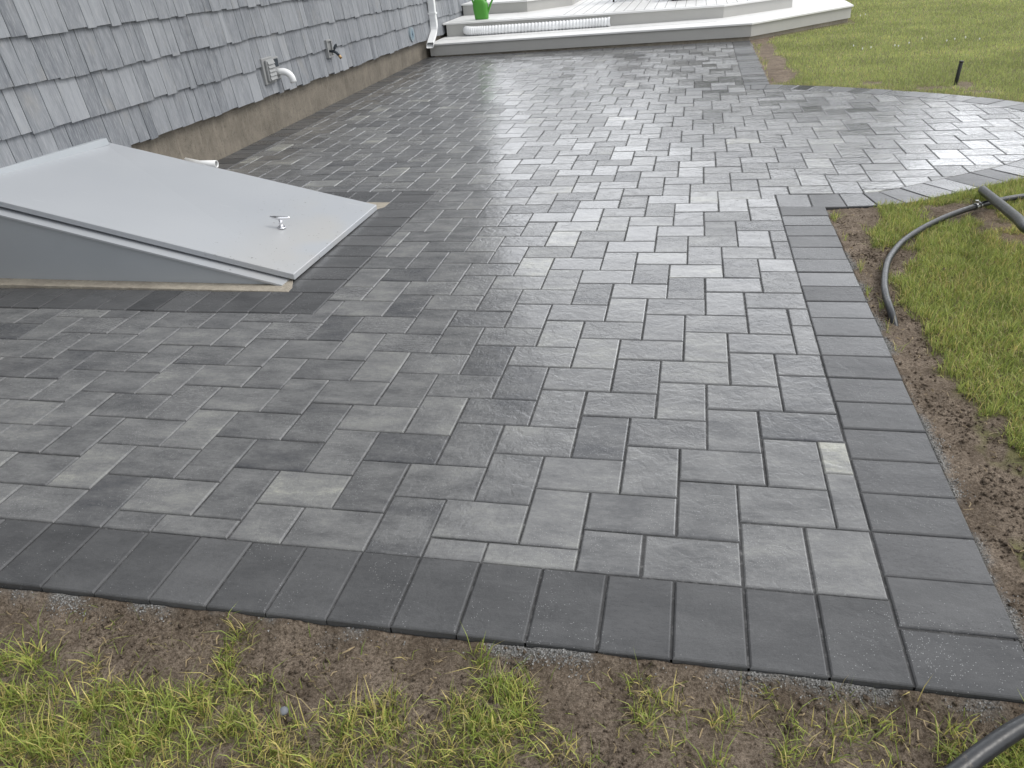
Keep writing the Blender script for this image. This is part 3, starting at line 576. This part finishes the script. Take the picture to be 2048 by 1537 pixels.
for i in range(5): 
    z = .437 + i * .031; q = [wp(5.112, .085, z), wp(5.112, .099, z), wp(5.228, .099, z), wp(5.228, .085, z), wp(5.112, .085, z + .027), wp(5.112, .089, z + .027), wp(5.228, .089, z + .027), wp(5.228, .085, z + .027)]
    q = [rel(V, p) for p in q]; m.hexa(q[:4], q[4:])
m.build('louvre', GREYP, V)
V2 = onwall('exhaust_pipe', 5.32, .50, 'white plastic elbow pipe turning down from a grey wall block beside the vent hood', 'pipe')
m = MB(); rbox(m, V2, 5.268, 5.375, .03, .06, .418, .60)
m.build('mounting_block', GREYP, V2, .005)
m = MB(); rbox(m, V2, 5.285, 5.36, .055, .0625, .52, .585); m.build('block_recess', DARKM, V2)
pc = [wp(5.325, .05, .475), wp(5.325, .09, .477)]
for k in range(0, 9):
    a = R(90 * k / 8); pc.append(wp(5.325 + .02 * k / 8, .10 + .075 * math.sin(a), .477 - .075 * (1 - math.cos(a))))
pc.append(wp(5.35, .176, .385))
m = MB(); m.tube([rel(V2, p) for p in pc], .029, 20); m.build('elbow', WHITEP, V2)
m = MB(); m.tube([rel(V2, wp(5.35, .176, .3853)), rel(V2, wp(5.35, .176, .3845))], .025, 20); m.build('opening', DARK, V2)

# outdoor tap
T = onwall('outdoor_tap', 6.52, .51, 'dark outdoor tap with brass spout on a tall grey block on the wall', 'tap')
m = MB(); m0 = MB()
rbox(m, T, 6.462, 6.482, .03, .068, .44, .608); rbox(m, T, 6.575, 6.595, .03, .068, .44, .608); rbox(m, T, 6.482, 6.575, .03, .068, .44, .458); rbox(m, T, 6.482, 6.575, .03, .068, .59, .608); rbox(m, T, 6.482, 6.575, .03, .052, .458, .59)
m.build('mounting_block', GREYP, T, .003)
m = MB(); m.tube([rel(T, p) for p in (wp(6.53, .05, .50), wp(6.53, .10, .495), wp(6.535, .125, .48), wp(6.54, .14, .455))], [.013, .014, .015, .012], 12); m.tube([rel(T, wp(6.53, .095, .495)), rel(T, wp(6.53, .12, .535))], .008, 10); m.build('valve_body', DARKM, T)
m = MB(); m.tube([rel(T, p) for p in (wp(6.541, .141, .457), wp(6.55, .157, .425))], [.0135, .0145], 14); m.build('spout', BRASS, T)
m = MB(); ring = []
for k in range(25):
    a = 2 * math.pi * k / 24; ring.append(rel(T, wp(6.53 + .028 * math.cos(a), .12 + .012 * math.sin(a), .538 + .024 * math.sin(a))))
m.tube(ring, .005, 8, caps=False)
for a in (0, 1.57): m.tube([rel(T, wp(6.53 + .028 * math.cos(a), .12 + .012 * math.sin(a), .538 + .024 * math.sin(a))), rel(T, wp(6.53 - .028 * math.cos(a), .12 - .012 * math.sin(a), .538 - .024 * math.sin(a)))], .004, 8)
m.build('handwheel', DARKM, T)

# oval plaque
O = onwall('wall_plaque', 9.285, .37, 'round pale blue-grey plaque low on the shake wall near the downspout', 'plaque')
def disk(mb, o, s, z, rs, rz, u0, u1, n=32):
    a = [rel(o, wp(s + rs * math.cos(2 * math.pi * i / n), u0, z + rz * math.sin(2 * math.pi * i / n))) for i in range(n)]
    b = [rel(o, wp(s + rs * math.cos(2 * math.pi * i / n), u1, z + rz * math.sin(2 * math.pi * i / n))) for i in range(n)]
    mb.add(a + b, [tuple(range(n))[::-1], tuple(range(n, 2 * n))] + [(i, (i + 1) % n, n + (i + 1) % n, n + i) for i in range(n)])
PLQ = simple('pale_blue_grey_plastic', (.25, .30, .33), .5); PLI = simple('blue_grey_plastic', (.20, .27, .32), .5); PLD = simple('dark_blue_paint', (.04, .09, .14), .5)
m = MB(); disk(m, O, 9.285, .371, .088, .088, .03, .062); m.build('rim', PLQ, O)
m = MB(); disk(m, O, 9.285, .371, .066, .066, .058, .064); m.build('face', PLI, O)
m = MB()
for ds, dz_, a, b in ((0, .02, .010, .022), (-.018, .0, .008, .016), (.02, -.004, .009, .014), (0, -.03, .022, .006), (.004, .0, .005, .03)): disk(m, O, 9.285 + ds, .371 + dz_, a, b, .062, .0655 + ds * .02, 12)
m.build('emblem', PLD, O)

# downspout
D_ = empty('downspout', wp(10.17, .09, .2), 'white rectangular downspout kicking out over the patio beside the deck steps', 'downspout')
m = MB()
def rect_sweep(mb, o, path, w_, d_):
    vs = []
    for (s, u, z, ax) in path:      # ax: angle of the section plane
        c_, s_ = math.cos(ax), math.sin(ax)
        for a, b in ((-1, -1), (1, -1), (1, 1), (-1, 1)):
            vs.append(rel(o, wp(s + a * w_ / 2 * c_, u + b * d_ / 2, z + a * w_ / 2 * s_)))
    n = len(path); fs = [(i * 4 + j, i * 4 + (j + 1) % 4, i * 4 + 4 + (j + 1) % 4, i * 4 + 4 + j) for i in range(n - 1) for j in range(4)]
    mb.add(vs, fs)
path = [(10.22, .095, 5.6, 0), (10.22, .095, .50, 0), (10.215, .10, .44, R(8)), (10.20, .105, .39, R(20)), (10.165, .11, .345, R(38)), (10.10, .115, .30, R(50)), (9.80, .13, .175, R(60))]
rect_sweep(m, D_, path, .075, .095); ds = m.build('pipe', WHITEP, D_, .006)
sol = ds.modifiers.new('wall', 'SOLIDIFY'); sol.thickness = .002
m = MB(); rbox(m, D_, 10.172, 10.268, .03, .150, .535, .56); m.build('strap', WHITEP, D_, .002)
m = MB(); rbox(m, D_, 10.19, 10.24, .045, .145, .30, .46)

# ---------------------------------------------------------------- cellar bulkhead
B = empty('cellar_bulkhead', (-40 * U, 30 * U, 0), 'sloping grey painted steel cellar door with a small chrome cleat near its low end', 'cellar door')
def W_(p): return (p[0] * U - B.location.x, p[1] * U - B.location.y, p[2])
# lid top corners: near low, far low, far high, near high (x, y in U)
LC = [(-29.4, 22.7, .036), (-29.4, 37.0, .032), (-53.2, 38.55, .424), (-53.2, 22.6, .487)]
lt = [W_(p) for p in LC]; th = .030
m = MB(); nn = 14; vs = []
def lerp(a, b, t): return tuple(a[i] + (b[i] - a[i]) * t for i in range(3))
m.hexa([(p[0], p[1], p[2] - th) for p in lt], lt)
m.build('door_leaf', LID, B, .004, seg=3)
fl = MB(); OW = .95
a0 = (-29.7, 22.9, .000); a1 = (-30.1, 21.95, .000); 
def flange(yi0, yi1, yo0, yo1, z0, z1):
    q = [W_((-29.9, yi0, z0)), W_((-29.9, yo0, z0)), W_((-53.2, yo1, z1)), W_((-53.2, yi1, z1))]
    if yo0 > yi0: q = q[::-1]
    q = q[::-1] if area([(p[0], p[1]) for p in q]) < 0 else q
    return q
for yi0, yi1, yo0, yo1, z0, z1 in ((23.2, 23.2, 21.95, 21.95, .006, .440), (36.4, 38.0, 38.2, 39.4, .006, .385)):
    q = flange(yi0, yi1, yo0, yo1, z0, z1); fl = MB(); fl.hexa([(p[0], p[1], p[2] - .012) for p in q], q); fl.build('flange', LID, B, .002)
sp = MB()
for yy, zz, sg in ((22.15, .425, 1), (38.3, .37, -1)):
    a, b, c = W_((-30.3, yy, .0)), W_((-53.2, yy, -.0)), W_((-53.2, yy + (0 if sg > 0 else 1.1), zz)); t2 = .02 * sg
    vs = [a, b, c, (a[0], a[1] + t2, a[2]), (b[0], b[1] + t2, b[2]), (c[0], c[1] + t2, c[2])]
    sp = MB(); sp.add(vs, [(0, 1, 2), (5, 4, 3), (0, 3, 4, 1), (1, 4, 5, 2), (2, 5, 3, 0)]); sp.build('side_panel', PANEL, B)
m = MB(); q = [W_(p_) for p_ in ((-29.1, 21.12, 0), (-29.1, 21.7, 0), (-29.75, 23.1, 0), (-29.75, 37.0, 0), (-29.1, 37.8, 0), (-29.1, 39.05, 0), (-53.2, 39.05, 0), (-53.2, 21.12, 0))]
for lo_, hi_, m2 in ((-.05, .0, m),):
    m2.prism([(p[0], p[1]) for p in q], -.05, lambda x, y: .001 + .016 * min(1, max(0, (-30.2 * U - B.location.x - x) / .9)))
m.build('concrete_curb', CURB, B, .003)
m = MB(); q0, q1 = W_((-52.10, 21.6, .477)), W_((-52.10, 38.0, .434)); 
m.hexa([(q0[0] - .03, q0[1], q0[2] - .03), (q0[0] + .012, q0[1], q0[2] - .03), (q1[0] + .012, q1[1], q1[2] - .03), (q1[0] - .03, q1[1], q1[2] - .03)], [(q0[0] - .03, q0[1], q0[2] + .011), (q0[0] + .004, q0[1], q0[2] + .010), (q1[0] + .004, q1[1], q1[2] + .010), (q1[0] - .03, q1[1], q1[2] + .011)])
m.build('flashing', PANEL, B, .002)
# chrome cleat on the leaf
def lidz(x, y):
    t_ = (x + 29.4) / -23.8; a = LC[0][2] + (LC[3][2] - LC[0][2]) * t_; b = LC[1][2] + (LC[2][2] - LC[1][2]) * t_; k = (y - 22.7) / 14.6; return a + (b - a) * k
cx, cy = -33.15, 29.0; cz = lidz(cx, cy)
K = lambda x, y, z: (cx * U + x - B.location.x, cy * U + y - B.location.y, cz + z)
m = MB(); m.tube([K(0, 0, -.002), K(.001, 0, .005)], [.022, .019], 20); m.tube([K(0, 0, .004), K(.003, 0, .044)], [.011, .010], 14)
dirv = Vector((.050, .010, 0)) 
pp = [];
for i in range(9):
    k = i / 4 - 1; pp.append(K(.003 + dirv.x * k, dirv.y * k, .050 + .005 * k * k - .006 * k))
m.tube(pp, [.004, .0065, .0085, .0095, .010, .0095, .0085, .0065, .004], 12)
m.build('cleat', CHROME, B)
# white stub pipe behind the bulkhead
P_ = empty('stub_pipe', (-3.9, 3.66, .09), 'short white plastic pipe poking from the foundation behind the cellar door', 'pipe')
m = MB(); m.tube([(-.25, .12, .008), (0, .0, 0), (.135, -.0, -.002)], .026, 24, caps=False); pp_ = m.build('pipe', WHITEP, P_)
s_ = pp_.modifiers.new('wall', 'SOLIDIFY'); s_.thickness = .004
m = MB(); m.tube([(.125, 0, -.002), (.126, 0, -.002)], .0225, 20); m.build('opening', GREYP, P_)

# ---------------------------------------------------------------- deck
D = empty('deck', (0, 130 * U, 0), 'pale grey composite deck with stepped levels at the far end of the patio', 'deck')
dl = D.location
def dz1(x): return .172 + .026 * (x + 4.2) / 4.4
def S(p): return (p[0] * U - dl.x, p[1] * U - dl.y)
def level(name, front, back, ztop, zbot, inset_u=.35):
    """front: polyline left to right (nose line), back: closing points right to left"""
    poly = [S(p) for p in front + back]
    m = MB(); m.prism(poly, lambda x, y: ztop(x) - .024, lambda x, y: ztop(x)); t = m.build(name + '_tread', DECKTOP, D, .004, seg=3)
    m = MB()
    fr = [S(p) for p in front]; n = len(fr)
    off = []
    for i, p in enumerate(fr):
        a = fr[max(0, i - 1)]; b = fr[min(n - 1, i + 1)]; dx, dy = b[0] - a[0], b[1] - a[1]; l = math.hypot(dx, dy); off.append((p[0] - dy / l * .026, p[1] + dx / l * .026))
    for i in range(n - 1):
        p, q = off[i], off[i + 1]; dx, dy = q[0] - p[0], q[1] - p[1]; l = math.hypot(dx, dy); nx_, ny_ = -dy / l * .02, dx / l * .02; g = .0015
        ux, uy = dx / l * g, dy / l * g
        pl = [(p[0] + ux, p[1] + uy), (q[0] - ux, q[1] - uy), (q[0] - ux + nx_, q[1] - uy + ny_), (p[0] + ux + nx_, p[1] + uy + ny_)]
        m.prism(pl, lambda x, y: zbot(x), lambda x, y: ztop(x) - .0245)
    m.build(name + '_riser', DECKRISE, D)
    return off
wl = lambda y: wallx(y) + .6
f1 = [(-54.2, 131.0), (3.2, 132.3), (22.6, 153.2), (22.9, 172)]
level('lower', f1, [(22.9, 200), (wl(200), 200), (wl(131), 131.0)], dz1, lambda x: .012 + .02 * (x + 4.2) / 4.4)
z2 = lambda x: .362; z3 = lambda x: .532
f2 = [(-54.0, 142.3), (-25.5, 142.3), (-1.2, 144.4), (12.2, 156.3), (12.4, 175)]
level('middle', f2, [(12.4, 200), (wl(200), 200), (wl(142), 142.3)], z2, lambda x: .17)
f3 = [(-54.8, 158.6), (-40.6, 158.0), (-32.4, 168.6), (-32.4, 190)]
level('upper', f3, [(-32.4, 200), (wl(200), 200), (wl(158), 158.6)], z3, lambda x: .36)
# floor boards: gaps are dark strips on the treads, shade put into their colour
gp = MB()
for i in range(46):
    x = (-31.0 + i * 1.9); 
    y0 = 144.6 if x < -25 else (144.6 + (x + 25.5) * .087 if x < -1.2 else 146.7 + (x + 1.2) * .9)
    if x > 11.5: break
    q = S((x, y0)); q2 = S((x + .0, 199)); gp.box(q[0] - .003, q[0] + .003, q[1], q2[1], .3600, .3635)
for a, b in (((-53.8, 144.2), (-25.5, 144.2)), ((-25.5, 144.2), (-1.6, 146.3)), ((-1.6, 146.3), (11.4, 157.8))):
    p, q = S(a), S(b); dx, dy = q[0] - p[0], q[1] - p[1]; l = math.hypot(dx, dy); nx_, ny_ = -dy / l * .005, dx / l * .005
    gp.prism([p, q, (q[0] + nx_, q[1] + ny_), (p[0] + nx_, p[1] + ny_)], .3600, .3634)
for a, b in (((-53.6, 137.2), (-2.6, 138.4)),):
    p, q = S(a), S(b); dx, dy = q[0] - p[0], q[1] - p[1]; l = math.hypot(dx, dy); nx_, ny_ = -dy / l * .005, dx / l * .005
    gp.prism([p, q, (q[0] + nx_, q[1] + ny_), (p[0] + nx_, p[1] + ny_)], lambda x, y: dz1(x) - .002, lambda x, y: dz1(x) + .0013)
gp.build('board_gap', simple('board_gap_shadowed', (.16, .16, .155), .9), D)
m = MB(); q = [S(p) for p in ((-53.5, 131.9), (3.0, 133.2), (22.0, 153.9), (21.8, 154.4), (2.6, 133.9), (-53.5, 132.6))]
m.prism(q, -.05, lambda x, y: .034 + .02 * (x + 4.2) / 4.4); m.build('footing', CURB, D)

# duct pipe on the lower step
Q = empty('duct_hose', (-2.7, 10.83, .18), 'long white corrugated duct hose lying on the lowest deck step', 'duct hose')
pth = spline([(-3.74, 11.02, .262), (-3.805, 10.90, .240), (-3.74, 10.80, .232), (-3.55, 10.785, .230), (-3.1, 10.80, .230), (-2.6, 10.82, .232), (-2.1, 10.835, .236), (-1.66, 10.84, .240)], 40)
pth = [tuple(np.array(p) + np.array((0, 0, .009)) - np.array(Q.location)) for p in pth]
L0 = 0; rads = []; prev = None; fine = []
for a, b in zip(pth[:-1], pth[1:]):
    for k in range(2): fine.append(tuple(np.array(a) + (np.array(b) - np.array(a)) * k / 2))
fine.append(pth[-1]); res = [fine[0]]; acc = 0
for a, b in zip(fine[:-1], fine[1:]):
    acc += math.dist(a, b)
    if acc > .0066: res.append(b); acc = 0
rads = [.059 + .0045 * (1 if (i // 2) % 2 else -1) for i in range(len(res))]; rads[-3:] = [.065] * 3; rads[:4] = [.064] * 4
m = MB(); m.tube(res, rads, 24, caps=False); m.build('corrugated_wall', simple('white_duct_plastic', (.82, .83, .84), .4), Q)
DI = simple('duct_inside', (.30, .30, .31), .7)
for a, b in ((res[-3], res[-2]), (res[1], res[2])): m = MB(); m.tube([a, b], .058, 24); m.build('end_opening', DI, Q)

# watering can
WC = empty('watering_can', (-3.63, 11.16, .363), 'green plastic watering can standing on the middle deck step', 'watering can')
m = MB(); sec = []
prof = [(0, .095, .060, 0), (.006, .100, .065, 0), (.05, .104, .070, 0), (.13, .112, .074, -.003), (.20, .112, .074, -.006), (.245, .098, .066, -.012), (.27, .070, .050, -.02), (.285, .045, .038, -.03)]
n = 28
for (z, rx_, ry_, ox) in prof:
    for j in range(n):
        a = 2 * math.pi * j / n; c_, s_2 = math.cos(a), math.sin(a); e_ = .55
        sec.append((ox + rx_ * math.copysign(abs(c_) ** e_, c_), ry_ * math.copysign(abs(s_2) ** e_, s_2), z))
fs = [(i * n + j, i * n + (j + 1) % n, (i + 1) * n + (j + 1) % n, (i + 1) * n + j) for i in range(len(prof) - 1) for j in range(n)] + [tuple(range(n))[::-1]]
m.add(sec, fs, smooth=True); m.build('body', GREENP, WC)
m = MB(); m.tube(spline([(-.10, 0, .19), (-.125, 0, .27), (-.10, 0, .34), (-.04, 0, .375), (.03, 0, .355), (.075, 0, .30), (.085, 0, .24)], 6), .012, 12); m.build('handle', GREENP, WC)
m = MB(); m.tube(spline([(.085, 0, .07), (.13, 0, .15), (.17, 0, .23), (.235, 0, .31)], 6), [.022, .0215, .021, .020, .019, .018, .017, .016, .016, .015, .015, .014, .014, .013, .013, .013, .013, .012, .012][:19], 14); m.build('spout', GREENP, WC)
m = MB(); m.tube([(.225, 0, .30), (.262, 0, .335)], [.013, .035], 18); m.build('rose', GREENP, WC)
m = MB(); m.tube([(-.03, 0, .272), (-.03, 0, .288)], .030, 18); m.build('filler_opening', DARK, WC)

# patio furniture whose feet show at the top of the picture
def chair(loc, rz, label):
    o = empty('patio_chair', loc, label, 'chair', 'black rattan chairs on the deck', rz)
    m = MB(); m.box(-.29, .29, -.28, .28, .30, .42); m.build('seat', RATTAN, o, .02)
    m = MB(); m.hexa([(-.29, .24, .42), (.29, .24, .42), (.29, .30, .42), (-.29, .30, .42)], [(-.29, .34, .86), (.29, .34, .86), (.29, .39, .86), (-.29, .39, .86)]); m.build('backrest', RATTAN, o, .015)
    for s2 in (-1, 1):
        m = MB(); m.box(s2 * .30 - .03, s2 * .30 + .03, -.28, .30, .58, .63); m.box(s2 * .30 - .02, s2 * .30 + .02, -.27, -.23, .42, .58); m.build('armrest', RATTAN, o, .01)
        for s3 in (-1, 1):
            m = MB(); m.tube([(s2 * .26, s3 * .25, .32), (s2 * .285, s3 * .28, 0)], [.020, .014], 10); m.build('leg', BLACKP, o)
    return o
chair((-1.50, 13.22, .362), R(172), 'black rattan patio chair on the deck, only its thin front legs showing')
TB = empty('patio_table', (-.62, 12.62, .362), 'low black rattan table base on the deck at the top edge', 'table')
m = MB(); m.box(-.26, .26, -.24, .24, .025, .32); m.build('base', RATTAN, TB, .012)
m = MB(); m.box(-.30, .30, -.28, .28, .32, .345); m.build('table_top', BLACKP, TB, .005)
for a in (-1, 1):
    for b in (-1, 1):
        m = MB(); m.tube([(a * .22, b * .2, 0), (a * .22, b * .2, .03)], .014, 10); m.build('foot', BLACKP, TB)

# ---------------------------------------------------------------- hoses and stake
HS = empty('garden_hose', (.3, 1.5, 0), 'thin black hose curving from the soil beside the border into the grass', 'hose')
hp = [(.300, 1.38, -.06), (.287, 1.463, .004), (.293, 1.625, .018), (.316, 1.777, .020), (.364, 1.971, .020), (.423, 2.122, .020), (.489, 2.251, .020), (.61, 2.423, .022), (.757, 2.591, .022), (.924, 2.744, .022), (1.05, 2.836, .020), (1.19, 2.905, .018), (1.45, 2.98, .015), (1.8, 3.0, .015), (2.3, 2.9, .012)]
hp = [tuple(np.array(p) - np.array(HS.location)) for p in spline(hp, 8)]
m = MB(); m.tube(hp, .0138, 16); m.build('tube', HOSEM, HS)
m = MB(); c0 = np.array((.905, 2.726, .022)) - np.array(HS.location); dv = np.array((.73, .68, 0)) 
m.tube([tuple(c0 - dv * .012), tuple(c0 + dv * .012)], .0185, 16); m.tube([tuple(c0 + dv * .02), tuple(c0 + dv * .032)], .0178, 16)
m.box(c0[0] - .006, c0[0] + .008, c0[1] - .004, c0[1] + .008, c0[2] + .012, c0[2] + .030)
m.build('clamp', simple('dull_steel', (.35, .35, .35), .35, 1, .2, 60), HS)
BP = empty('drain_pipe', (1.0, 2.9, 0), 'thick black pipe whose open end rests at the edge of the curved paving', 'pipe')
bp_ = [(1.003, 2.975, .030), (.995, 2.925, .037), (.940, 2.569, .09), (.853, 2.079, .17), (.815, 1.81, .205), (.90, 1.45, .21), (1.2, 1.1, .14), (1.8, .8, .02)]
bp_ = [tuple(np.array(p) - np.array(BP.location)) for p in spline(bp_, 8)]
m = MB(); m.tube(bp_, .0215, 18); m.build('tube', HOSEM, BP)
e0 = Vector(bp_[0]); e1 = (e0 - Vector(bp_[1])).normalized(); m = MB(); m.tube([e0, e0 + e1 * .0015], .0165, 16); m.build('open_end', DARK, BP)
BQ = empty('irrigation_pipe', (.05, -.4, 0), 'smooth black pipe crossing the near right corner by the border', 'pipe')
bq = [(-.60, -.82, .015), (-.35, -.70, .035), (-.12, -.545, .055), (-.013, -.462, .06), (.060, -.398, .06), (.150, -.328, .058), (.30, -.235, .05), (.55, -.12, .03), (.9, 0, .012)]
bq = [tuple(np.array(p) - np.array(BQ.location)) for p in spline(bq, 8)]
m = MB(); m.tube(bq, .0158, 20); m.build('tube', HOSEM, BQ)
SK = empty('garden_stake', (1.722, 6.287, -.02), 'short black round stake leaning in the lawn beyond the curved paving', 'stake')
m = MB(); m.tube([(0, 0, -.05), (.004, .0, .06), (.012, -.002, .19), (.0125, -.002, .194)], [.014, .0155, .0155, .012], 14); m.build('shaft', BLACKP, SK)
m = MB(); m.tube([(.0116, -.002, .180), (.0122, -.002, .1945)], .0175, 14); m.build('cap', BLACKP, SK)
PB = MB(); PB.tube([(0, 0, -.006), (0, 0, -.003), (0, 0, .001), (.001, 0, .005), (.001, 0, .007)], [.004, .009, .010, .007, .002], 12); pb = PB.build('pebble', simple('grey_stone', (.16, .17, .19), .7, 0, .2, 80)); pb.location = (-1.2166, -.4515, -.022); sset(pb, 'small round grey pebble lying in the front grass', 'pebble')
# clover flowers
CL = MB()
for (bx_, by_, n) in ((1.55, 8.6, 6), (2.3, 9.0, 5), (1.9, 12.0, 3)):
    for i in range(n):
        x, y = bx_ + random.gauss(0, .22), by_ + random.gauss(0, .12); CL.tube([(x, y, .012), (x, y, .026), (x, y, .036)], [.002, .0075, .003], 6)
sset(CL.build('clover_flower', WHITEP), 'tiny white clover flowers dotted through the far lawn', 'clover flowers', kind='stuff')

# far belt of trees behind the lawn, mirrored in the wet stones
n = 80000; k = rng.integers(0, 26, n); tx = np.linspace(-46, 60, 26) + rng.normal(0, 1.2, 26); ty = 40 + rng.normal(0, 4, 26); th_ = rng.uniform(5.0, 8.0, 26) + 7.5 * np.exp(-((tx - 10.5) / 4) ** 2)
u_ = rng.normal(0, 1, (n, 3)); u_ /= np.linalg.norm(u_, axis=1)[:, None]; r_ = rng.uniform(.55, 1, n)[:, None] * (1 + .25 * vnoise(u_[:, 0] * 3 + k * 7.3, u_[:, 2] * 3 + u_[:, 1] * 2, 5))[:, None]
P0 = np.stack([tx[k], ty[k], th_[k] * .52], -1) + u_ * r_ * np.stack([th_[k] * .38, th_[k] * .38, th_[k] * .48], -1)
e1 = rng.normal(0, .16, (n, 3)); e2 = rng.normal(0, .16, (n, 3)); P = np.stack([P0 - e1, P0 + e2, P0 + e1, P0 - e2], 1)
c = np.ones((n, 4, 4)); c[:, :, :3] = (np.array([.05, .085, .025]) * rng.uniform(.5, 1.4, (n, 1)))[:, None]
tl = raw_mesh('far_woodland', P.reshape(-1, 3), np.arange(4 * n), np.full(n, 4), c.reshape(-1, 4), GRASS, False)
sset(tl, 'far belt of green trees beyond the lawn', 'trees', kind='stuff')
